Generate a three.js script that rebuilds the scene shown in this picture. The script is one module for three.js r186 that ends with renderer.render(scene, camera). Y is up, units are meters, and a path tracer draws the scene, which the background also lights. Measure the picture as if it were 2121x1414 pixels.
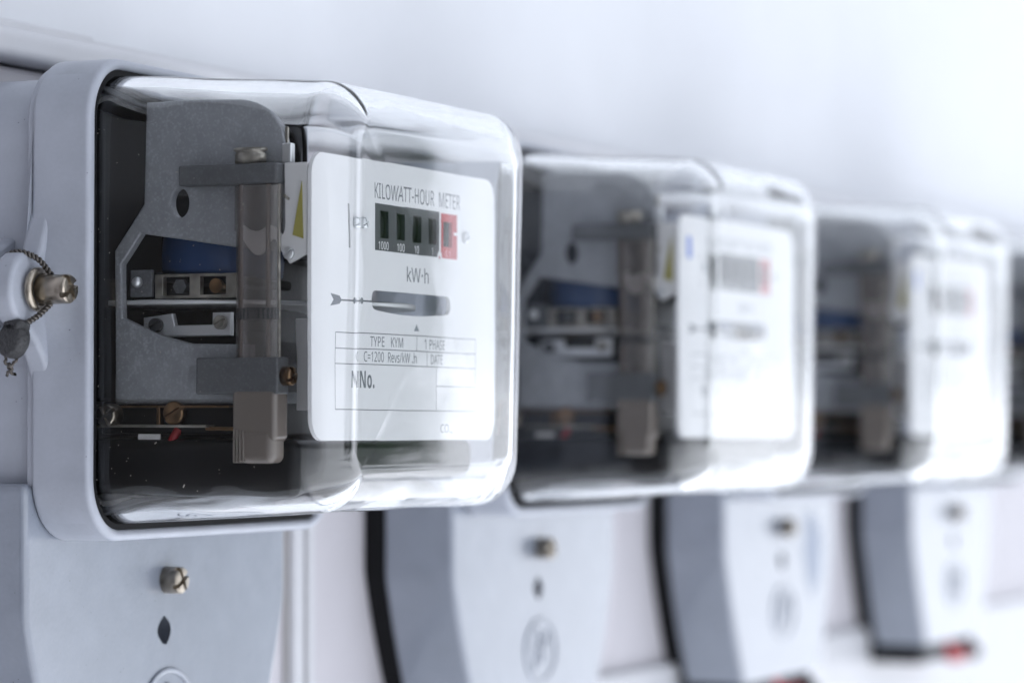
import * as THREE from 'three';
import { RoundedBoxGeometry } from 'three/addons/geometries/RoundedBoxGeometry.js';
import { mergeGeometries, toCreasedNormals } from 'three/addons/utils/BufferGeometryUtils.js';
import { ImprovedNoise } from 'three/addons/math/ImprovedNoise.js';
import { ConvexGeometry } from 'three/addons/geometries/ConvexGeometry.js';
import { Brush, Evaluator, SUBTRACTION } from 'three-bvh-csg';

// ---------------------------------------------------------------- camera, sky, sun, exposure
const scene = new THREE.Scene();
const GC = 1.5;                                    // height of the centre of the glass covers (m)
const PITCH = 0.216;                               // spacing of the meters along the wall (m)
const MZ = 0.042;                                  // rim front above the mounting board (m)
const camera = new THREE.PerspectiveCamera(12.04, 2121 / 1414, 0.02, 2000);
const TH = 1.1555, PI_ = 0.02681;
camera.position.set(-0.6467, GC - 0.0277, 0.3577 + MZ);
camera.lookAt(camera.position.x + Math.sin(TH) * Math.cos(PI_), camera.position.y + Math.sin(PI_), camera.position.z - Math.cos(TH) * Math.cos(PI_));
camera.focus = 0.695;
camera.userData.fStop = 11.5;

const SUN_AZ = THREE.MathUtils.degToRad(42), SUN_EL = THREE.MathUtils.degToRad(50);
const sunDir = new THREE.Vector3(Math.sin(SUN_AZ) * Math.cos(SUN_EL), Math.sin(SUN_EL), Math.cos(SUN_AZ) * Math.cos(SUN_EL));
{
  const W = 512, H = 256, data = new Float32Array(W * H * 4);
  for (let j = 0; j < H; j++) for (let i = 0; i < W; i++) {
    const el = ((j + 0.5) / H - 0.5) * Math.PI, az = ((i + 0.5) / W - 0.5) * 2 * Math.PI;
    const x = Math.cos(el) * Math.cos(az), y = Math.sin(el), z = Math.cos(el) * Math.sin(az);
    const c = Math.max(-1, Math.min(1, x * sunDir.x + y * sunDir.y + z * sunDir.z)), a = Math.acos(c);
    const up = Math.max(0, y);
    const L = 0.74 - 0.14 * up + 0.16 * Math.exp(-a * a / 0.3);   // bright hazy day
    const k = (j * W + i) * 4;
    data[k] = L * 0.90; data[k + 1] = L * 0.955; data[k + 2] = L * 1.06; data[k + 3] = 1;
  }
  const sky = new THREE.DataTexture(data, W, H, THREE.RGBAFormat, THREE.FloatType);
  sky.mapping = THREE.EquirectangularReflectionMapping; sky.magFilter = sky.minFilter = THREE.LinearFilter; sky.needsUpdate = true;
  scene.background = sky; scene.environment = sky;
}
const sun = new THREE.DirectionalLight(new THREE.Color(1, 0.99, 0.975), 4.5);
sun.position.set(0.2, GC, 0).addScaledVector(sunDir, 18); sun.target.position.set(0.2, GC, 0);
sun.castShadow = true; sun.shadow.radius = 2; sun.shadow.mapSize.set(2048, 2048);
Object.assign(sun.shadow.camera, { left: -9, right: 9, top: 9, bottom: -9, near: 0.5, far: 40 });
scene.add(sun, sun.target);
const renderer = new THREE.WebGLRenderer({ antialias: true });
renderer.toneMapping = THREE.LinearToneMapping; renderer.toneMappingExposure = 2.08;
renderer.shadowMap.enabled = true;

// ---------------------------------------------------------------- helpers (all shapes are given in millimetres)
let seed = 7; const rnd = () => ((seed = (seed * 16807) % 2147483647) / 2147483647);
const noise = new ImprovedNoise();
const mm = (g) => g.scale(0.001, 0.001, 0.001);
const V2 = (x, y) => new THREE.Vector2(x, y), V3 = (x, y, z) => new THREE.Vector3(x, y, z);
function uvBox(g, size = 40) {                     // uv by the main direction of each face; size = mm per tile
  if (g.index) g = g.toNonIndexed();
  const p = g.attributes.position, n = p.count, uv = new Float32Array(n * 2), a = V3(), b = V3(), c = V3();
  for (let i = 0; i < n; i += 3) {
    a.fromBufferAttribute(p, i); b.fromBufferAttribute(p, i + 1); c.fromBufferAttribute(p, i + 2);
    const m = b.clone().sub(a).cross(c.clone().sub(a)); const ax = Math.abs(m.x), ay = Math.abs(m.y), az = Math.abs(m.z);
    [a, b, c].forEach((q, k) => { const [u, v] = az >= ax && az >= ay ? [q.x, q.y] : ax >= ay ? [q.z, q.y] : [q.x, q.z]; uv[(i + k) * 2] = u / size; uv[(i + k) * 2 + 1] = v / size; });
  }
  g.setAttribute('uv', new THREE.BufferAttribute(uv, 2)); return g;
}
function add(name, g, mat, parent, pos, rot) {
  const m = new THREE.Mesh(mm(g), mat); m.name = name; m.castShadow = m.receiveShadow = true;
  if (pos) m.position.set(pos[0] / 1000, pos[1] / 1000, pos[2] / 1000);
  if (rot) m.rotation.set(...rot);
  parent.add(m); return m;
}
const bx = (w, h, d, r = 0.4, s = 2) => new RoundedBoxGeometry(w, h, d, s, Math.min(r, w / 2.01, h / 2.01, d / 2.01));
const cy = (r, h, n = 32, r2 = r) => new THREE.CylinderGeometry(r, r2, h, n);
const boxAt = (x0, x1, y0, y1, z0, z1, r) => bx(x1 - x0, y1 - y0, z1 - z0, r).translate((x0 + x1) / 2, (y0 + y1) / 2, (z0 + z1) / 2);
const lathe = (pts, n = 40) => new THREE.LatheGeometry(pts.map((p) => V2(...p)), n);
const poly = (pts) => new THREE.Shape(pts.map((p) => V2(...p)));
function rimShape(w, h, r, n) {                     // rounded rectangle whose upright sides are finely divided
  const s = new THREE.Shape(); s.moveTo(-w + r, -h); s.lineTo(w - r, -h); s.absarc(w - r, -h + r, r, -Math.PI / 2, 0); for (let k = 1; k <= n; k++) s.lineTo(w, -h + r + (2 * h - 2 * r) * k / n); s.absarc(w - r, h - r, r, 0, Math.PI / 2);
  s.lineTo(-w + r, h); s.absarc(-w + r, h - r, r, Math.PI / 2, Math.PI); for (let k = 1; k <= n; k++) s.lineTo(-w, h - r - (2 * h - 2 * r) * k / n); s.absarc(-w + r, -h + r, r, Math.PI, 1.5 * Math.PI); return s;
}
function rrect(w, h, r, T = THREE.Shape) {          // half sizes
  const s = new T(); s.moveTo(-w + r, -h); s.lineTo(w - r, -h); s.absarc(w - r, -h + r, r, -Math.PI / 2, 0); s.lineTo(w, h - r); s.absarc(w - r, h - r, r, 0, Math.PI / 2);
  s.lineTo(-w + r, h); s.absarc(-w + r, h - r, r, Math.PI / 2, Math.PI); s.lineTo(-w, -h + r); s.absarc(-w + r, -h + r, r, Math.PI, 1.5 * Math.PI); return s;
}
const ext = (shape, depth, bevel = 0, z = 0, seg = 4) => new THREE.ExtrudeGeometry(shape, { depth: depth - 2 * bevel, bevelEnabled: bevel > 0, bevelThickness: bevel, bevelSize: bevel, bevelOffset: -bevel, bevelSegments: seg, curveSegments: 20 }).translate(0, 0, z + bevel);
// a shape drawn in (z, y) and extruded along x, its outer (camera-side) face at x = x0
const extX = (shape, depth, bevel, x0) => ext(shape, depth, bevel).rotateY(-Math.PI / 2).translate(x0 + depth, 0, 0);
const tube = (pts, r, n = 40, k = 10) => new THREE.TubeGeometry(new THREE.CatmullRomCurve3(pts.map((p) => V3(...p))), n, r, k);

// ---------------------------------------------------------------- procedural textures
function noiseTex(size, fn, color = false) {
  const d = new Uint8Array(size * size * 4);
  for (let j = 0; j < size; j++) for (let i = 0; i < size; i++) { const v = fn(i / size, j / size), k = (j * size + i) * 4; for (let c = 0; c < 3; c++) d[k + c] = Math.max(0, Math.min(255, (Array.isArray(v) ? v[c] : v) * 255)); d[k + 3] = 255; }
  const t = new THREE.DataTexture(d, size, size); t.wrapS = t.wrapT = THREE.RepeatWrapping; t.magFilter = THREE.LinearFilter; t.minFilter = THREE.LinearMipmapLinearFilter; t.generateMipmaps = true;
  if (color) t.colorSpace = THREE.SRGBColorSpace; t.needsUpdate = true; return t;
}
// tileable noise: blend of shifted samples
function tn(u, v, f, s = 0) { const q = (a, b) => noise.noise(a * f, b * f, s); const A = q(u, v), B = q(u - 1, v), C = q(u, v - 1), D = q(u - 1, v - 1); return (A * (1 - u) + B * u) * (1 - v) + (C * (1 - u) + D * u) * v; }
const specks = Array.from({ length: 70 }, () => [rnd(), rnd(), 0.0012 + 0.003 * rnd() * rnd(), 0.25 + 0.5 * rnd()]);
const peelTex = noiseTex(512, (u, v) => 0.5 + 0.35 * tn(u, v, 26, 1.3) + 0.2 * tn(u, v, 60, 4.1) + 0.25 * tn(u, v, 7, 8.2));
const paintTex = noiseTex(512, (u, v) => {
  let g = 0.95 + 0.05 * tn(u, v, 4, 2.2) + 0.035 * tn(u, v, 11, 9.1) + 0.02 * tn(u, v, 70, 3.3);
  for (const [x, y, r, a] of specks) { const dx = u - x, dy = v - y, d = Math.hypot(dx, dy * 1.4); if (d < r) g *= 1 - a * (1 - d / r); }
  return [g, g, g];
}, true);
const castTex = noiseTex(512, (u, v) => { const g = 0.86 + 0.05 * tn(u, v, 4, 1.1) + 0.06 * tn(u, v, 24, 5.5) + 0.22 * Math.max(0, tn(u, v, 110, 2.5)); return [g, g, g]; }, true);
const wallTex = noiseTex(512, (u, v) => { const g = 0.975 + 0.006 * tn(u, v, 3, 6) + 0.014 * tn(u, v, 22, 3); return [g, g, g]; }, true);
const wallBump = noiseTex(512, (u, v) => 0.5 + 0.4 * tn(u, v, 16, 5) + 0.3 * tn(u, v, 50, 2));
const steelTex = noiseTex(256, (u, v) => { const g = 0.78 + 0.22 * tn(u, v, 8, 3.7) + 0.2 * tn(u, v, 30, 1.9); return [g, g * 0.97, g * 0.93]; }, true);

const L = (r, g, b) => new THREE.Color().setRGB(r, g, b);
const std = (o) => new THREE.MeshStandardMaterial({ metalness: 0, ...o }), phy = (o) => new THREE.MeshPhysicalMaterial({ metalness: 0, ...o });
const M = {
  paint: std({ color: L(0.4, 0.425, 0.485), roughness: 0.36, map: paintTex, bumpMap: peelTex, bumpScale: 0.00006 }),
  coverPaint: phy({ color: L(0.235, 0.262, 0.315), roughness: 0.38, clearcoat: 1, clearcoatRoughness: 0.14, map: paintTex, bumpMap: peelTex, bumpScale: 0.00014 }),
  glass: phy({ color: L(1, 1, 1), roughness: 0, transmission: 1, thickness: 0.0023, ior: 1.5, attenuationColor: L(0.86, 0.95, 0.93), attenuationDistance: 0.06 }),
  black: phy({ color: L(0.004, 0.005, 0.007), roughness: 0.3, specularIntensity: 0.35 }),
  blackMatte: phy({ color: L(0.008, 0.009, 0.011), roughness: 0.6, specularIntensity: 0.4 }),
  rubber: phy({ color: L(0.004, 0.004, 0.005), roughness: 0.7, specularIntensity: 0.4 }),
  castMid: std({ color: L(0.19, 0.2, 0.217), roughness: 0.5, metalness: 0.1, map: castTex }),
  cast: std({ color: L(0.5, 0.525, 0.565), roughness: 0.5, metalness: 0.2, map: castTex, bumpMap: peelTex, bumpScale: 0.0001 }),
  darkMetal: std({ color: L(0.07, 0.073, 0.08), roughness: 0.45, metalness: 0.4, map: castTex }),
  tin: std({ color: L(0.78, 0.8, 0.82), roughness: 0.34, metalness: 0.7 }),
  tinRough: std({ color: L(0.6, 0.61, 0.6), roughness: 0.42, metalness: 0.7, map: steelTex }),
  nickel: std({ color: L(0.64, 0.61, 0.56), roughness: 0.32, metalness: 1, map: steelTex, bumpMap: peelTex, bumpScale: 0.0002 }),
  rod: std({ color: L(0.17, 0.125, 0.1), roughness: 0.4, metalness: 0.5 }),
  drum: std({ color: L(0.022, 0.024, 0.03), roughness: 0.45 }),
  brass: std({ color: L(0.42, 0.28, 0.17), roughness: 0.35, metalness: 1, map: steelTex }),
  lead: std({ color: L(0.075, 0.076, 0.08), roughness: 0.6, metalness: 0.35, map: castTex, bumpMap: peelTex, bumpScale: 0.0006 }),
  wire: std({ color: L(0.12, 0.11, 0.1), roughness: 0.42, metalness: 0.8 }),
  aluminium: std({ color: L(0.82, 0.83, 0.85), roughness: 0.34, metalness: 0.4 }),
  blue: std({ color: L(0.008, 0.048, 0.16), roughness: 0.42 }),
  tan: phy({ color: L(0.23, 0.198, 0.175), roughness: 0.22, clearcoat: 0.4 }),
  smoke: phy({ color: L(0.82, 0.8, 0.79), roughness: 0.1, transmission: 0.93, thickness: 0, ior: 1.45 }),
  white: std({ color: L(0.78, 0.78, 0.79), roughness: 0.5 }),
  yellow: std({ color: L(0.4, 0.36, 0.09), roughness: 0.5 }),
  red: std({ color: L(0.3, 0.008, 0.014), roughness: 0.4 }),
  pvc: std({ color: L(0.54, 0.545, 0.57), roughness: 0.38, map: wallTex }),
  board: std({ color: L(0.51, 0.495, 0.525), roughness: 0.55, map: wallTex, bumpMap: wallBump, bumpScale: 0.0003 }),
  wall: std({ color: L(0.68, 0.695, 0.725), roughness: 0.8, map: wallTex, bumpMap: wallBump, bumpScale: 0.0002 }),
  strip: std({ color: L(0.5, 0.49, 0.48), roughness: 0.5, map: wallTex }),
};

// ---------------------------------------------------------------- the setting
const struct = (name, g, mat, pos) => { const o = add(name, g, mat, scene, pos); o.userData.kind = 'structure'; return o; };
const Y = (y) => GC * 1000 + y;                     // local height -> world (mm)
struct('ground', uvBox(new THREE.BoxGeometry(1200000, 100, 1200000), 3000), std({ color: L(0.645, 0.665, 0.705), roughness: 0.9, map: wallTex }), [0, -50, 0]);
struct('wall', uvBox(boxAt(-128, 4000, 0, 2619, -160, -9, 1), 600), M.wall);
struct('porch_roof', boxAt(-1700, 4200, 2620, 2760, -160, 1750, 4), M.wall);        // keeps sun and high sky off the meters
struct('porch_side_wall', boxAt(-1700, -1560, 0, 2619, -158, 1700, 4), std({ color: L(0.42, 0.42, 0.44), roughness: 0.8 }));
struct('mounting_board', uvBox(boxAt(-127, 1500, Y(-185), Y(54.5), -20, 0, 1.5), 300), M.board);

function tag(o, label, category, group) { o.userData.label = label; o.userData.category = category; if (group) o.userData.group = group; return o; }
const base = (name, x, y, z) => { const g = new THREE.Group(); g.name = name; g.position.set(x / 1000, y / 1000, z / 1000); scene.add(g); return g; };
{ // white trim along the top of the board: a rounded strip over a thinner backing strip
  const t = base('cable_trunking', -127, Y(55), 0);
  const prof = new THREE.Shape(); prof.moveTo(-12, 0); prof.lineTo(4.5, 0); prof.quadraticCurveTo(7, 0, 7, 2.4); prof.lineTo(7, 4.6); prof.quadraticCurveTo(7, 7.2, 4.6, 7.2); prof.lineTo(-12, 7.2);
  const along = (s, len) => new THREE.ExtrudeGeometry(s, { depth: len, bevelEnabled: false, curveSegments: 8 }).rotateY(Math.PI / 2).scale(1, 1, -1);
  const flip = (g) => { const i = g.index; const p = g.attributes.position.array; for (let k = 0; k < p.length; k += 9) for (let c = 0; c < 3; c++) { const q = p[k + 3 + c]; p[k + 3 + c] = p[k + 6 + c]; p[k + 6 + c] = q; } g.computeVertexNormals(); return g; };
  add('cover_strip', uvBox(flip(along(prof, 1627)), 300), M.pvc, t);
  add('back_strip', uvBox(boxAt(0, 147, 7.3, 11, -9, -3.5, 0.8), 300), M.pvc, t);
  add('back_strip', uvBox(boxAt(148, 1627, 7.3, 10.4, -9, -4.5, 0.8), 300), M.pvc, t);
  tag(t, 'white rounded cable trunking along the top of the board', 'trunking');
}
{
  const t = base('joint_strip', 110, Y(-107), 0);
  add('backing', uvBox(boxAt(0, 16, 0, 100, 0.2, 1.2, 0.4), 80), M.strip, t);
  for (const [a, b] of [[0.4, 6.2], [8.8, 12.4]]) add('ridge', uvBox(boxAt(a, b, 0.3, 99.7, 1, 3.4, 1), 80), M.pvc, t);
  tag(t, 'narrow ridged vertical strip covering the joint of the board', 'trim strip');
}
{
  const t = base('cable_duct', -127, Y(-175), 0);
  add('duct_body', uvBox(boxAt(0, 1627, 0, 67.3, 0.3, 3.4, 1.4), 300), M.pvc, t);
  add('duct_cap', uvBox(boxAt(-2, 0.5, -0.5, 67, 0.2, 4.5, 1), 300), M.pvc, t);
  tag(t, 'wide white cable duct running under the row of meters', 'duct');
}
{ // dark door leaf beyond the end of the wall: what the left glass panes mirror
  const t = base('dark_door', -640, 0, -60);
  const wood = std({ color: L(0.03, 0.024, 0.02), roughness: 0.5, map: castTex });
  add('door_leaf', uvBox(boxAt(-915, 508, 5, 2600, -20, 20, 3), 400), wood, t);
  add('door_handle', boxAt(-460, -430, 1000, 1140, 22, 60, 8), M.tinRough, t);
  tag(t, 'dark brown door beyond the end of the white wall', 'door');
}

// ---------------------------------------------------------------- glass cover: a closed shell with an outer and an inner skin
function ring(w, h, r, z, out) {
  const NS = 10, NC = 9;
  const side = (x0, y0, x1, y1) => { for (let i = 0; i < NS; i++) out.push([x0 + (x1 - x0) * i / NS, y0 + (y1 - y0) * i / NS, z]); };
  const arc = (cx, cyy, a) => { for (let i = 0; i < NC; i++) { const t = a + (Math.PI / 2) * i / NC; out.push([cx + r * Math.cos(t), cyy + r * Math.sin(t), z]); } };
  side(w, -h + r, w, h - r); arc(w - r, h - r, 0); side(w - r, h, -w + r, h); arc(-w + r, h - r, Math.PI / 2);
  side(-w, h - r, -w, -h + r); arc(-w + r, -h + r, Math.PI); side(-w + r, -h, w - r, -h); arc(w - r, -h + r, 1.5 * Math.PI);
  return 4 * (NS + NC);
}
function glassShell() {
  const pos = [], idx = []; let n = 0;
  function skin(off, R, wob, zEnd, flipped) {
    const start = pos.length; const rows = [];
    const zF = zEnd, lv = [];
    const w0 = 53.6 - off, h0 = 48.7 - off, w1 = 49.9 - off, h1 = 45.6 - off, zs = zF - R;
    for (let k = 0; k <= 16; k++) { const t = k / 16; lv.push([w0 + (w1 - w0) * t, h0 + (h1 - h0) * t, 10.5 - off * 0.6 - 0.5 * t, -6 + (zs + 6) * t]); }
    const rr = 10 - off * 0.6;
    for (let k = 1; k <= 12; k++) { const a = (Math.PI / 2) * k / 12, c = R * (1 - Math.cos(a)); lv.push([w1 - c, h1 - c, Math.max(3.5, rr - c * 0.62), zs + R * Math.sin(a)]); }
    const [wc, hc, rc] = lv[lv.length - 1];
    for (let k = 1; k < 12; k++) { const s = 1 - k / 12; lv.push([wc * s, hc * s, rc * s, zF + 0.35 * (1 - s * s)]); }
    for (const [w, h, r, z] of lv) { rows.push(pos.length); n = ring(w, h, r, z, pos); }
    const centre = pos.length; pos.push([0, 0, zF + 0.35]);
    const tri = (a, b, c) => flipped ? idx.push(a, c, b) : idx.push(a, b, c);
    for (let k = 0; k + 1 < rows.length; k++) for (let i = 0; i < n; i++) { const j = (i + 1) % n, a = rows[k] + i, b = rows[k] + j, c = rows[k + 1] + i, d = rows[k + 1] + j; tri(a, b, d); tri(a, d, c); }
    const last = rows[rows.length - 1]; for (let i = 0; i < n; i++) tri(last + i, last + (i + 1) % n, centre);
    for (let i = start; i < pos.length; i++) {     // pressed glass: gently uneven
      const p = pos[i], q = 0.045, f = Math.max(0, Math.min(1, (p[2] + 4) / 8));
      const d = wob * f * (1 - 0.75 * Math.max(0, Math.min(1, (p[2] - zs - R * 0.6) / (R * 0.4)))) * (noise.noise(p[0] * q, p[1] * q, p[2] * q + off * 3.1) + 0.5 * noise.noise(p[0] * q * 2.3, p[1] * q * 2.3, p[2] * q * 2.3 + 7));
      const l = Math.hypot(p[0], p[1], 30) || 1; p[0] += d * p[0] / l; p[1] += d * p[1] / l; p[2] += (d * 0.5 + p[1] * 0.02) * Math.max(0, Math.min(1, (p[2] - 30) / 16));
    }
    return rows[0];
  }
  const o = skin(0, 9.2, 0.16, 55.8, false), i0 = skin(2.3, 8.2, 0.55, 53.4, true);
  for (let i = 0; i < n; i++) { const j = (i + 1) % n; idx.push(o + i, i0 + j, o + j, o + i, i0 + i, i0 + j); }
  const g = new THREE.BufferGeometry(); g.setAttribute('position', new THREE.Float32BufferAttribute(pos.flat(), 3)); g.setIndex(idx); g.computeVertexNormals(); return g;
}

// ---------------------------------------------------------------- screws
const ev = new Evaluator(); ev.attributes = ['position', 'normal'];
function screwGeo(r, h, slot = 'cross') {           // axis +z, foot at z = 0
  let b = new Brush(lathe([[0.001, 0], [r, 0], [r, h - r * 0.22], [r * 0.86, h], [0.001, h]], 36).rotateX(Math.PI / 2)); b.geometry.deleteAttribute('uv'); b.updateMatrixWorld();
  const cut = (w, l, a) => { const c = new Brush(new THREE.BoxGeometry(l, w, r * 0.8)); c.geometry.deleteAttribute('uv'); c.position.z = h; c.rotation.z = a; c.updateMatrixWorld(); b = ev.evaluate(b, c, SUBTRACTION); b.updateMatrixWorld(); };
  cut(r * 0.36, r * 2.6, 0.5); if (slot === 'cross') cut(r * 0.36, r * 2.6, 0.5 + Math.PI / 2);
  const g = uvBox(b.geometry.clone(), 10); return g;
}

// ---------------------------------------------------------------- faceplate print
const FW = 45, FH = 30.3, PXM = 20;
function faceTexture() {
  const c = document.createElement('canvas'); c.width = FW * 2 * PXM; c.height = Math.round(FH * 2 * PXM); const x = c.getContext('2d');
  const X = (v) => (v + FW) * PXM, Yp = (v) => (FH - v) * PXM;
  x.fillStyle = '#f1f2f4'; x.fillRect(0, 0, c.width, c.height);
  const text = (s, x0, x1, yb, cap, col = '#636871', font = 'sans-serif') => {
    const px = cap * PXM / 0.73; x.save(); x.font = `${font.includes('bold') ? 'bold ' : ''}${px}px sans-serif`; x.fillStyle = col; x.textBaseline = 'alphabetic';
    const w = x.measureText(s).width; x.translate(X(x0), Yp(yb)); x.scale((x1 - x0) * PXM / w, 1); x.fillText(s, 0, 0); x.restore();
  };
  const line = (x0, y0, x1, y1, w = 0.18) => { x.strokeStyle = '#585c63'; x.lineWidth = w * PXM; x.beginPath(); x.moveTo(X(x0), Yp(y0)); x.lineTo(X(x1), Yp(y1)); x.stroke(); };
  const rect = (x0, y1, x1, y0, col) => { x.fillStyle = col; x.fillRect(X(x0), Yp(y1), (x1 - x0) * PXM, (y1 - y0) * PXM); };
  text('KILOWATT-HOUR  METER', -19.1, 25.7, 22.2, 3.4);
  rect(-18.6, 21.1, 14.1, 10.9, '#20262f'); rect(15.0, 20.9, 24, 10.8, '#b8202c');
  x.fillStyle = '#e6e7e9'; x.beginPath(); x.arc(X(14.4), Yp(11.1), 1.2 * PXM, 0, 7); x.fill();
  x.fillStyle = '#b8202c'; x.beginPath(); x.arc(X(14.4), Yp(10.9), 0.35 * PXM, 0, 7); x.fill();
  rect(22.2, 16.9, 24, 16.2, '#e6e7e9');
  text('1000', -17.0, -11.8, 11.2, 1.75, '#f2f2f2'); text('100', -7.8, -3.7, 11.2, 1.75, '#f2f2f2'); text('10', 1.2, 3.7, 11.2, 1.75, '#f2f2f2'); text('1', 10.1, 11.0, 11.2, 1.75, '#f2f2f2'); text('0.1', 17.4, 20.6, 11.1, 1.5, '#e9b9bb');
  text('kW·h', -3.1, 8.9, 4.7, 3.3);
  // arrow
  line(-35, -0.4, -20.2, -0.3, 0.35); x.fillStyle = '#636871'; x.beginPath(); x.moveTo(X(-36.5), Yp(0.9)); x.lineTo(X(-32.6), Yp(0.5)); x.lineTo(X(-31.6), Yp(-0.4)); x.lineTo(X(-32.6), Yp(-1.2)); x.lineTo(X(-36.5), Yp(-1.7)); x.lineTo(X(-35.2), Yp(-0.4)); x.fill();
  x.beginPath(); x.arc(X(-25.1), Yp(-0.3), 0.7 * PXM, 0, 7); x.fill();
  x.fillStyle = '#8a9098'; x.beginPath(); x.moveTo(X(2.1), Yp(-4.6)); x.lineTo(X(3.4), Yp(-6.2)); x.lineTo(X(0.8), Yp(-6.2)); x.fill();
  // table
  line(-34, -7.2, 34, -7.2); line(-34, -10.6, 34, -10.6); line(-34, -13.9, 34, -13.9); line(-34, -23.7, 34, -23.7); line(-34, -7.2, -34, -23.7); line(34, -7.2, 34, -23.7); line(2.3, -7.2, 2.3, -10.6); line(7.4, -10.6, 7.4, -13.9); line(12.5, -13.9, 12.5, -23.7); line(12.5, -18.2, 34, -18.2);
  text('TYPE   KYM', -20.9, -4.1, -10.0, 2.2); text('1 PHASE', 6, 17.4, -10.0, 2.2); text('C=1200  Revs/kW .h', -23.9, 2.4, -13.3, 2.2); text('DATE', 9.2, 16.2, -13.3, 2.2);
  text('No.', -25.9, -18.3, -19, 3.7, '#636871', 'bold');
  text('CO.,', 14.6, 21.5, -28.6, 1.9);
  const t = new THREE.CanvasTexture(c); t.colorSpace = THREE.SRGBColorSpace; t.anisotropy = 8; return t;
}
M.face = std({ map: faceTexture(), roughness: 0.45 });

// ---------------------------------------------------------------- one meter (local y = 0: glass centre, z = 0: rim front; the group stands on the board)
const METERS = 'electricity meters mounted in a row on the board';
function coverShape() {
  const R = [[59, -42], [59, -66.5], [58.2, -70], [54.8, -83], [47.6, -99], [40, -115]];
  const s = new THREE.Shape(); s.moveTo(-57, -39.5); s.lineTo(57, -39.5); s.quadraticCurveTo(59, -39.5, 59, -42);
  s.lineTo(59, -66); s.quadraticCurveTo(59, -69, 58, -72); s.quadraticCurveTo(52, -92, 41, -113); s.quadraticCurveTo(39.8, -115, 37.5, -115);
  s.lineTo(-37.5, -115); s.quadraticCurveTo(-39.8, -115, -41, -113); s.quadraticCurveTo(-52, -92, -58, -72); s.quadraticCurveTo(-59, -69, -59, -66); s.lineTo(-59, -42); s.quadraticCurveTo(-59, -39.5, -57, -39.5);
  return s;
}
function almond(w, h, T = THREE.Path) { const s = new T(); s.moveTo(0, h); s.quadraticCurveTo(w * 1.5, h * 0.2, w * 0.35, -h); s.quadraticCurveTo(-w * 0.2, -h * 1.05, -w * 0.4, -h * 0.8); s.quadraticCurveTo(-w * 1.4, h * 0.1, 0, h); return s; }
const glassGeo = glassShell();

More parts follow.
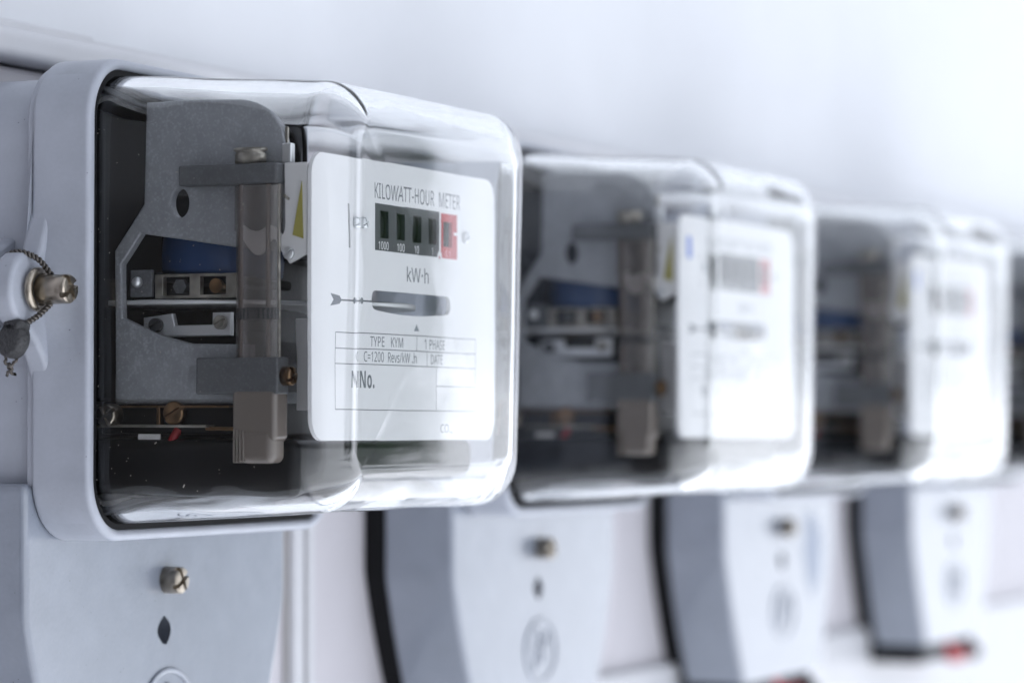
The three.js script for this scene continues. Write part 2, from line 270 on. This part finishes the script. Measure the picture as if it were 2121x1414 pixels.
function makeMeter() {
  const root = base('electricity_meter', 0, GC * 1000, MZ * 1000);
  const P = (n, g, m, parent = root, pos, rot) => add(n, uvBox(g, 60), m, parent, pos, rot);
  // housing
  { const s = rrect(54, 48.6, 14); s.holes.push(rrect(50.5, 45, 11, THREE.Path)); const h = P('housing', mergeGeometries([ext(s, 26, 0.8, -40), ext(rrect(53, 47.6, 13), 3, 0.5, -41.8).toNonIndexed()]), M.paint);
    const lug = new THREE.Shape(); lug.moveTo(-52, 14); lug.lineTo(-62, 9.6); lug.absarc(-64, 1.5, 8.3, 1.8, -1.8 + 2 * Math.PI, false); lug.lineTo(-52, -12);
    P('lug', ext(lug, 6, 1, -26.5), M.paint, h);
    const lug2 = new THREE.Shape(); lug2.moveTo(52, 14); lug2.lineTo(62, 9.6); lug2.absarc(64, 1.5, 8.3, Math.PI - 1.8, -Math.PI + 1.8, true); lug2.lineTo(52, -12);
    P('lug', ext(lug2, 7, 1, -27.5), M.paint, h);
    P('inner_tray', mergeGeometries([ext((() => { const t = rrect(50.4, 44.9, 11); t.holes.push(rrect(49.4, 43.9, 10, THREE.Path)); return t; })(), 34, 0, -38.5), ext(rrect(50, 44.5, 11), 1.5, 0, -38.4).toNonIndexed()]), M.black, h); }
  { const s = rimShape(57.3, 51.9, 13.5, 64); s.holes.push(rrect(54.4, 49.4, 11, THREE.Path));
    let rg = new THREE.ExtrudeGeometry(s, { depth: 12, steps: 14, bevelEnabled: true, bevelThickness: 1.25, bevelSize: 1.25, bevelOffset: -1.25, bevelSegments: 6, curveSegments: 20 }).translate(0, 0, -13.25);
    const rp = rg.attributes.position; for (let q = 0; q < rp.count; q++) { const x = rp.getX(q); if (Math.abs(x) > 55.2) { const t = Math.max(0, Math.min(1, (-2.5 - rp.getZ(q)) / 11.5)), y = (rp.getY(q) - 1.5) / 10; rp.setX(q, x + Math.sign(x) * 4.2 * Math.exp(-y * y) * t * t * (3 - 2 * t)); } }
    rg = toCreasedNormals(rg, 0.6); const rim = P('rim', rg, M.paint);
    const lip = rrect(56.2, 50.8, 12.8); lip.holes.push(rrect(52.2, 46.6, 10, THREE.Path)); P('rear_lip', ext(lip, 2, 0.4, -16), M.paint, rim);
    for (const k of [-1, 1]) { // lug with its tapering shoulders
      const l = new THREE.Shape(); l.moveTo(-55.5, 22); l.bezierCurveTo(-58.2, 16, -59.5, 12, -61, 9.2); l.absarc(-64, 1.5, 8.3, 1.95, -1.95 + 2 * Math.PI, false); l.bezierCurveTo(-59.5, -10, -58.2, -14, -55.5, -20);
      let g = ext(l, 5.4, 1.3, -15.2, 5); if (k > 0) g = g.rotateY(Math.PI).translate(0, 0, -25); P('lug', g, M.paint, rim);
    } }
  { const s = rrect(54.5, 49.5, 11.1); s.holes.push(rrect(53.2, 48.3, 10.1, THREE.Path)); P('gasket', ext(s, 3, 0, -3.6), M.rubber); }
  const glass = add('glass_cover', glassGeo.clone(), M.glass, root); 
  // side screws of the rim
  const sg = screwGeo(3.1, 7.4);
  for (const k of [-1, 1]) {
    const s = P('sealing_screw', sg.clone(), M.nickel, root, [k * 64, 1.5, -7.6]);
    P('washer', new THREE.TorusGeometry(3.9, 0.9, 12, 36), M.nickel, s, [0, 0, -0.7]);
  }
  // inner frame
  { const s = new THREE.Shape([[5.2, 43], [4.7, 20.4], [-2.2, 10.6], [-2.4, -21.8], [31, -21.8], [31, -10], [16, -9.6], [8.9, -7.8], [-0.4, -3.8], [-0.5, 7.7], [4.1, 14.1], [29.5, 10.4], [39, 9.6], [39.5, 28]].map((q) => V2(...q))); s.bezierCurveTo(39.5, 37, 36, 42.4, 27, 42.6);
    const hole = new THREE.Path(); hole.absellipse(13.6, 20.4, 2.1, 3.1, 0, Math.PI * 2); s.holes.push(hole);
    const f = P('frame_plate', extX(s, 2.4, 0.5, -42), M.cast);
    P('frame_foot', boxAt(-41, 36, -22.6, -20.2, -3, 33, 0.6), M.cast, f);
    P('frame_rear', boxAt(-41.5, 42, -22, 42, -16, -6, 1), M.blackMatte, f); }
  P('core', boxAt(-16, 30, -30, 24, -8, 22, 1.2), M.darkMetal);
  // upper coil and the parts round the disc
  { const prof = [[0.01, -4.9], [10.6, -4.9], [12.4, -4.3]]; for (let k = 0; k <= 24; k++) { const y = -3.6 + 7.2 * k / 24; prof.push([13 + 0.12 * Math.cos(k * Math.PI) - 0.012 * y * y, y]); } prof.push([12.4, 4.4], [11, 4.9], [0.01, 4.9]);
    const c = P('voltage_coil', lathe(prof, 64).scale(1, 1, 1.05), M.blue, root, [-25, 10, 15], [0.05, 0, 0]);
    P('coil_former', bx(22, 2, 24, 0.8), M.blackMatte, c, [0, -5.4, 0]); }
  { const u = poly([[-1, 0.4], [19, 0.4], [19, 5.6], [-1, 5.6]]); for (const [a, b] of [[1, 7.4], [10, 16.4]]) u.holes.push(new THREE.Path([V2(a, 1.1), V2(b, 1.1), V2(b, 5), V2(a, 5)]));   // a plate with two windows
    const b = P('upper_bracket', extX(u, 1.6, 0.15, -27.2), M.tinRough); b.position.set(-0.011, 0, 0.0063);
    P('bolt', cy(1.7, 3, 6).rotateZ(Math.PI / 2), M.castMid, b, [-24.6, 3, 4.4]);
    P('bolt', cy(1.6, 3, 24).rotateZ(Math.PI / 2), M.brass, b, [-24.6, 3, 13.2]); }
  { const b = P('side_plate', boxAt(-34, -33, 0.8, 6.6, -3, 2.2, 0.2), M.castMid); b.position.set(-0.0045, 0, 0.0026); P('bolt', new THREE.SphereGeometry(1.2, 16, 10), M.tin, b, [-34.2, 4, -1.2]); }
  { const s = poly([[-2.7, -7.9], [18.6, -7.9], [18.6, -2.8], [14, -2.8], [14, -5.4], [4.8, -5.4], [4.2, -2.8], [-2.7, -3.6]]);
    const b = P('lower_bracket', extX(s, 1.6, 0.3, -29), M.tin); b.position.set(-0.009, 0, 0.0052); P('screw', screwGeo(1.5, 1.6, 'slot').rotateY(-Math.PI / 2), M.tinRough, b, [-28.8, -5, 16.3]); P('screw', screwGeo(1.5, 1.6, 'slot').rotateY(-Math.PI / 2), M.darkMetal, b, [-28.8, -5.3, 0.6]); }
  P('lower_coil', boxAt(-27, 10, -16, -6.5, -4, 22, 2), M.blackMatte);
  P('disc', lathe([[0.01, -0.55], [39.4, -0.55], [39.6, -0.3], [39.6, 0.3], [39.4, 0.55], [0.01, 0.55]], 120), M.aluminium, root, [0, -0.4, 3.5]);
  { const sp = P('spindle', cy(1.4, 60, 20), M.tin, root, [0, 0, 3.5]); }
  // bearing column
  { const b = P('bearing_arm', boxAt(-47, -42.4, 23.6, 28, 16, 39.6, 0.5), M.castMid);
    P('bearing_cap', lathe([[0.01, 0], [3.6, 0], [3.6, 2], [3.1, 2.4], [3.9, 2.7], [3.9, 3.3], [0.01, 3.3]], 32).scale(0.6, 1, 1), M.tinRough, b, [-44.7, 28.1, 32.3]);
    P('clear_sleeve', lathe([[4.9, -36], [5.2, -36], [5.2, -0.2], [5.6, 0], [5.6, 9.4], [5.2, 9.4], [4.9, 0], [4.9, -36]], 32).scale(0.45, 1, 1), M.smoke, b, [-44.8, 14, 34.2]);
    for (const [z, r, y0] of [[30, 0.55, -13], [36.6, 0.5, -13], [39.2, 0.35, -13]]) P('rod', cy(r, 23.6 - y0, 16), z > 38 ? M.tinRough : M.rod, b, [-44.8, (23.6 + y0) / 2, z]);
    P('collar', cy(5.2, 2.4, 28).scale(0.45, 1, 1), M.darkMetal, b, [-44.8, -3.6, 34.2]); }
  { const b = P('bearing_block', boxAt(-47.4, -42.3, -20.6, -12.8, 20.6, 40.2, 0.5), M.castMid); P('screw', screwGeo(2, 2.4), M.brass, b, [-44.6, -16.8, 40.2]);
    P('light_tab', boxAt(-31, -30, -24, -4, 36, 42, 0.3), M.white, b); }
  { const m = P('magnet', bx(6, 11, 10.6, 1.2, 3), M.tan, root, [-44.6, -25, 34.6]); P('magnet_foot', mergeGeometries([bx(6.4, 7.4, 8.6, 1.8, 3), ...[0, 1, 2, 3].map((k) => bx(6.8, 7.2 - k * 0.2, 0.45, 0.2, 1).translate(0, 0, -4.9 + k * 0.73))]), M.tan, m, [0, -6.4, 0.4]); }
  // register bracket beside the faceplate
  { const s = poly([[40.1, 28], [45.6, 28], [45.6, 8.8], [41.4, 6.9], [39.4, 9.6]]); s.splineThru([[38, 11.9], [36.6, 11.4], [35, 9.2], [33.2, 8.9], [31.2, 10.8], [29.4, 13.8], [28.9, 15.4]].map((q) => V2(...q))); s.splineThru([[30.4, 15], [32, 14.1], [34.2, 13.9], [36.2, 14.9], [37.6, 14.8], [39.4, 13]].map((q) => V2(...q))); s.quadraticCurveTo(40.4, 12.6, 40.4, 16);
    const b = P('register_bracket', extX(s, 1, 0.2, -44.4), M.white);
    P('yellow_sticker', extX(poly([[44.5, 24], [42.4, 12.8], [44.9, 12]]), 0.3, 0, -44.8), M.yellow, b);
    P('screw', screwGeo(1.3, 0.8, 'slot').rotateY(-Math.PI / 2), M.tin, b, [-44.4, 9, 41.4]); P('pin', cy(0.35, 2.6, 10).rotateZ(1.3), M.tinRough, b, [-45, 20.6, 41.2]);
    P('clip', boxAt(-42.5, -40.6, 28, 32.4, 38.4, 40.8, 0.4), M.tin, b); P('clip_prong', boxAt(-41.8, -41.2, 32, 36, 38.8, 39.6, 0.2), M.tinRough, b); }
  // terminal bars at the bottom
  { const b = P('terminal_bar', boxAt(-30, -14, -29, -22, -7, 28, 0.5), M.black); b.position.x = -0.0095;
    P('strip', boxAt(-33, -30.2, -23.4, -22.9, -5, 26, 0.15), M.brass, b); P('strip', boxAt(-34, -30.2, -27.6, -27, -6, 21, 0.15), M.tinRough, b); P('strip', boxAt(-32.5, -30.1, -28.2, -27.4, 20, 27, 0.2), M.brass, b);
    P('clamp', boxAt(-32, -30.1, -27.4, -23, 7.6, 8.6, 0.2), M.brass, b);
    P('screw', screwGeo(2.4, 4).rotateY(-Math.PI / 2), M.nickel, b, [-33, -24.9, -2.2]); P('screw', screwGeo(2.6, 2, 'slot').rotateY(-Math.PI / 2), M.brass, b, [-31, -24.6, 12.2]);
    P('red_sleeve', tube([[-29.6, -28, 12], [-30.4, -30, 11], [-30, -33, 9]], 1, 16), M.red, b); P('light_tag', boxAt(-31, -30.4, -31.4, -29, 2.5, 8, 0.2), M.white, b); }
  P('terminal_housing', boxAt(-42, 44, -42.5, -30, -20, 42, 2.5), M.black);
  // faceplate with real openings
  { const s = rrect(FW - 0.2, FH, 5); const box = (x0, y1, x1, y0) => { const p = new THREE.Path(); p.moveTo(x0, y0); p.lineTo(x1, y0); p.lineTo(x1, y1); p.lineTo(x0, y1); p.closePath(); s.holes.push(p); };
    for (const [x0, y1, x1, y0] of [[-16, 19.6, -11.9, 13.7], [-7.8, 19.5, -3.6, 13.7], [0.4, 19.4, 4.5, 13.6], [8.4, 19.4, 12.5, 13.6], [16.3, 19.1, 21.2, 13.4]]) box(x0, y1, x1, y0);
    const sl = new THREE.Path(); sl.moveTo(-18, 2.2); sl.quadraticCurveTo(-20.4, 2.2, -20.4, 0); sl.quadraticCurveTo(-20.4, -2, -18, -2.1); sl.quadraticCurveTo(0, -3.6, 18, -2.1); sl.quadraticCurveTo(20.4, -2, 20.4, 0); sl.quadraticCurveTo(20.4, 2.2, 18, 2.2); sl.closePath(); s.holes.push(sl);
    box(-28.4, 20.3, -27.4, 10.8);
    const g = ext(s, 0.8, 0, 46); const p = g.attributes.position, uv = new Float32Array(p.count * 2); for (let i = 0; i < p.count; i++) { uv[i * 2] = (p.getX(i) + FW) / (2 * FW); uv[i * 2 + 1] = (p.getY(i) + FH) / (2 * FH); }
    g.setAttribute('uv', new THREE.BufferAttribute(uv, 2)); const f = add('faceplate', g, M.face, root);
    for (const [x, y] of [[-24.4, 16.4], [28, 16.1]]) P('screw', screwGeo(1.25, 1, 'cross'), M.tin, f, [x, y, 46.8]);
    const reg = P('register', boxAt(-21, 29, 9, 24, 24, 44.2, 1), M.blackMatte); for (const x of [-13.95, -5.7, 2.45, 10.45, 18.75]) P('drum', cy(7.4, 5, 30).rotateZ(Math.PI / 2), M.drum, reg, [x, 16.6, 38]); }
  // terminal cover
  { const s = coverShape(); const a = almond(5.6, 5); const h = new THREE.Path(a.getPoints(14).map((q) => V2(q.x - 0.6, q.y - 73.6))); s.holes.push(h);
    const cg = ext(s, 21.3, 1.6, -35.5, 5), cp = cg.attributes.position; for (let q = 0; q < cp.count; q++) if (cp.getZ(q) > -25) cp.setZ(q, cp.getZ(q) - (cp.getY(q) + 77) * 0.008);
    const c = P('terminal_cover', (cg.computeVertexNormals(), cg), M.coverPaint);
    P('cover_screw', screwGeo(3.1, 4.6), M.nickel, c, [0.6, -62.4, -14.4]);
    const e = P('emblem', new THREE.TorusGeometry(1, 0.075, 10, 60).scale(11, 9, 6), M.coverPaint, c, [1.2, -92, -13.95]);
    const bar = (x0, y0, x1, y1, w) => { const l = Math.hypot(x1 - x0, y1 - y0); return bx(l, w, 0.9, 0.4).rotateZ(Math.atan2(y1 - y0, x1 - x0)).translate((x0 + x1) / 2, (y0 + y1) / 2, 0); };
    P('emblem_strokes', mergeGeometries([bar(-4.6, -5.5, -0.5, 6.2, 1.6), bar(-0.5, 6.2, 1.4, -3.6, 1.5), bar(1.4, -3.6, 5.2, 4.8, 1.5), bar(-4.6, 1, 4.8, -0.6, 1.1)].map((g) => g.toNonIndexed())), M.coverPaint, e); }
  { const s = coverShape(); const sc = new THREE.Shape(s.getPoints(10).map((q) => V2(q.x * 0.985, -39.5 + (q.y + 39.5) * 0.96))); P('terminal_base', ext(sc, 6.3, 0.3, -41.9), M.rubber); }
  P('terminal_block', boxAt(-39, 39, -122, -112, -38, -17, 1), M.blackMatte);
  return root;
}
const proto = makeMeter();
const labels = [
  'grey electricity meter with a lead seal wired to its side screw',
  'second grey electricity meter, next to the one with the lead seal',
  'grey electricity meter with a blue smear on its terminal cover',
  'last grey electricity meter of the row, beyond the blue-smeared one',
];
const meters = labels.map((l, i) => {
  const o = i ? proto.clone() : proto; o.name = i ? `electricity_meter_00${i}` : 'electricity_meter'; o.position.x = i * PITCH; if (i) scene.add(o);
  return tag(o, l, 'meter', METERS);
});
proto.position.x = 0;
{ // marks that only some meters carry
  const smear = std({ color: L(0.25, 0.29, 0.37), roughness: 0.4 });
  const pts = []; for (let k = 0; k < 40; k++) { const a = k / 40 * Math.PI * 2, r = 1 + 0.35 * noise.noise(Math.cos(a) * 1.7, Math.sin(a) * 1.7, 3.3); pts.push(V2(9 * r * Math.cos(a), 15 * r * Math.sin(a))); }
  const s = add('blue_smear', ext(new THREE.Shape(pts), 0.08).applyMatrix4(new THREE.Matrix4().set(1, 0, 0, 0, 0, 1, 0, 0, 0, -0.008, 1, 0, 0, 0, 0, 1)), smear, meters[2], [34, -73, -14.21]); s.userData.label = 'pale blue paint smear';
  for (const i of [1, 2]) add('blue_mark', boxAt(-38.5, -35.5, 18.5, 24.5, 46.82, 46.9, 0.02), std({ color: L(0.16, 0.26, 0.7), roughness: 0.5 }), meters[i]);
}

{ // dust on the outside of the first cover
  const parts = []; for (let k = 0; k < 90; k++) { const z = -1 + 44 * rnd() * rnd(), y = -42 + 84 * rnd(), w = 0.07 + 0.16 * rnd() * rnd(), g = new THREE.TetrahedronGeometry(w).scale(0.4, 1 + 3 * rnd() * rnd(), 1).rotateX(rnd() * 6); parts.push(g.translate(-(53.55 - 4.2 * (z + 6) / 52.3), y * (1 - 0.0012 * z), z)); }
  const d = add('dust_specks', mergeGeometries(parts), std({ color: L(0.55, 0.52, 0.48), roughness: 0.9 }), meters[0]); d.userData.kind = 'stuff';
}
// ---------------------------------------------------------------- lead seal and its twisted wire on the first meter
{
  const t = base('lead_seal', 0, GC * 1000, MZ * 1000);
  const curve = (pts) => new THREE.CatmullRomCurve3(pts.map((p) => V3(...p)));
  const twist = (c, r, off, turns, n = 90) => { const out = []; const up = V3(1, 0.2, 0.1); for (let i = 0; i <= n; i++) { const u = i / n, p = c.getPointAt(u), tg = c.getTangentAt(u), a = tg.clone().cross(up).normalize(), b = tg.clone().cross(a).normalize(); const w = u * turns * Math.PI * 2 + off; out.push(p.addScaledVector(a, r * Math.cos(w)).addScaledVector(b, r * Math.sin(w))); } return new THREE.TubeGeometry(new THREE.CatmullRomCurve3(out), n * 2, 0.33, 8); };
  const upper = curve([[-66, 4, -17.5], [-66.5, 8.4, -14.8], [-66, 9.4, -12], [-65, 8, -8], [-63.2, 4.6, -5.6]]), lower = curve([[-63.8, -1.6, -5.4], [-65.5, -4.2, -7.6], [-68, -6.5, -10.4]]), rear = curve([[-68, -6.6, -15.8], [-67, -3.6, -17.4], [-66, 4, -17.5]]);
  for (const [c, n] of [[upper, 9], [lower, 5], [rear, 5]]) for (const o of [0, Math.PI]) add('wire_strand', twist(c, 0.36, o, n), M.wire, t);
  const sg = mergeGeometries([lathe([[0.01, -1.7], [2.7, -1.7], [3.4, -1.1], [3.5, 0], [3.4, 1.1], [2.7, 1.7], [0.01, 1.7]], 36).toNonIndexed(), bx(3.2, 3.4, 5, 1, 3).translate(2.4, 0, 0).toNonIndexed()]);
  add('seal_body', uvBox(sg.scale(1.12, 1.12, 1.12), 20), M.lead, t, [-68, -9.2, -11.8], [0.1, -0.35, Math.PI / 2 - 0.15]);
  for (const k of [-1, 1]) add('wire_tail', twist(curve([[-68, -12, -12.6 + k * 0.7], [-68, -13.6, -12.6 + k * 1.3], [-68, -15, -12.6 - k * 0.4], [-68, -16.6, -12.6 + k * 1.1]]), 0.2, 0, 4, 40), M.wire, t);
  tag(t, 'dark lead seal on twisted wire hanging at the side screw', 'seal');
}
// ---------------------------------------------------------------- wires below the far covers
for (const i of [2, 3]) for (const [kind, mat, x0, x1, label] of [['red_wire', M.red, 0, 30, 'red wire'], ['black_wire', M.rubber, 28, 39, 'black wire']]) {
  const x = i * PITCH * 1000; const g = tube([[x0, -110, 20], [x0 + 1, -117, 23], [x0 + 6, -121, 25], [(x0 + x1) / 2 + 4, -121.5, 25], [x1, -120, 20], [x1 + 4, -120, 10], [x1 + 4, -122, 1]], 3.4, 50, 12).translate(x, GC * 1000, 0);
  const w = add(i === 2 ? kind : kind + '_001', g, mat, scene); tag(w, `${label} under the terminal cover of the ${i === 2 ? 'blue-smeared' : 'last'} meter`, 'wire', 'wires under the terminal covers');
}
// ---------------------------------------------------------------- shrubs across the yard, mirrored in the glass fronts
{
  const leaf = new THREE.BufferGeometry(); leaf.setAttribute('position', new THREE.Float32BufferAttribute([0, 0, 0, 0.5, 0.35, 0.12, 0, 1.4, 0, -0.5, 0.35, 0.12], 3)); leaf.setIndex([0, 1, 2, 0, 2, 3]); leaf.computeVertexNormals();
  const greens = [L(0.05, 0.09, 0.045), L(0.07, 0.11, 0.06), L(0.045, 0.075, 0.045)].map((c) => std({ color: c, roughness: 0.6, side: THREE.DoubleSide }));
  const spots = [[16, 7.2, 2.9, 950], [28, 7.6, 2.6, 950], [35, 8.4, 3.1, 800], [61.2, 7.6, 2.9, 560]];
  spots.forEach(([deg, dist, h, cr], i) => {
    const a = THREE.MathUtils.degToRad(deg), t = base(i ? `garden_shrub_00${i}` : 'garden_shrub', Math.sin(a) * dist * 1000, 0, Math.cos(a) * dist * 1000);
    add('trunk', cy(60, 1400, 10, 90).translate(0, 700, 0), std({ color: L(0.07, 0.05, 0.035), roughness: 0.9 }), t);
    const parts = []; const m = new THREE.Matrix4(), q = new THREE.Quaternion();
    for (let k = 0; k < 2600; k++) { const u = rnd() * 2 - 1, f = rnd() * 6.283, r = Math.pow(rnd(), 0.4) * (0.75 + 0.3 * noise.noise(Math.cos(f) * 2, Math.sin(f) * 2, u * 2 + i)); const s = Math.sqrt(1 - u * u);
      q.setFromEuler(new THREE.Euler(rnd() * 6, rnd() * 6, rnd() * 6)); m.compose(V3(s * Math.cos(f) * r * cr, h * 540 + u * r * h * 520, s * Math.sin(f) * r * cr), q, V3(90, 90, 90).multiplyScalar(0.7 + 0.7 * rnd())); parts.push(leaf.clone().applyMatrix4(m)); }
    add('crown', mergeGeometries(parts), greens[i % 3], t);
    tag(t, ['broad leafy shrub across the yard, opposite the meters', 'lighter green leafy shrub between two darker ones', 'tall leafy shrub at the back of the yard', 'narrow upright leafy shrub standing apart from the others'][i], 'shrub', 'shrubs across the yard');
  });
}
renderer.render(scene, camera);
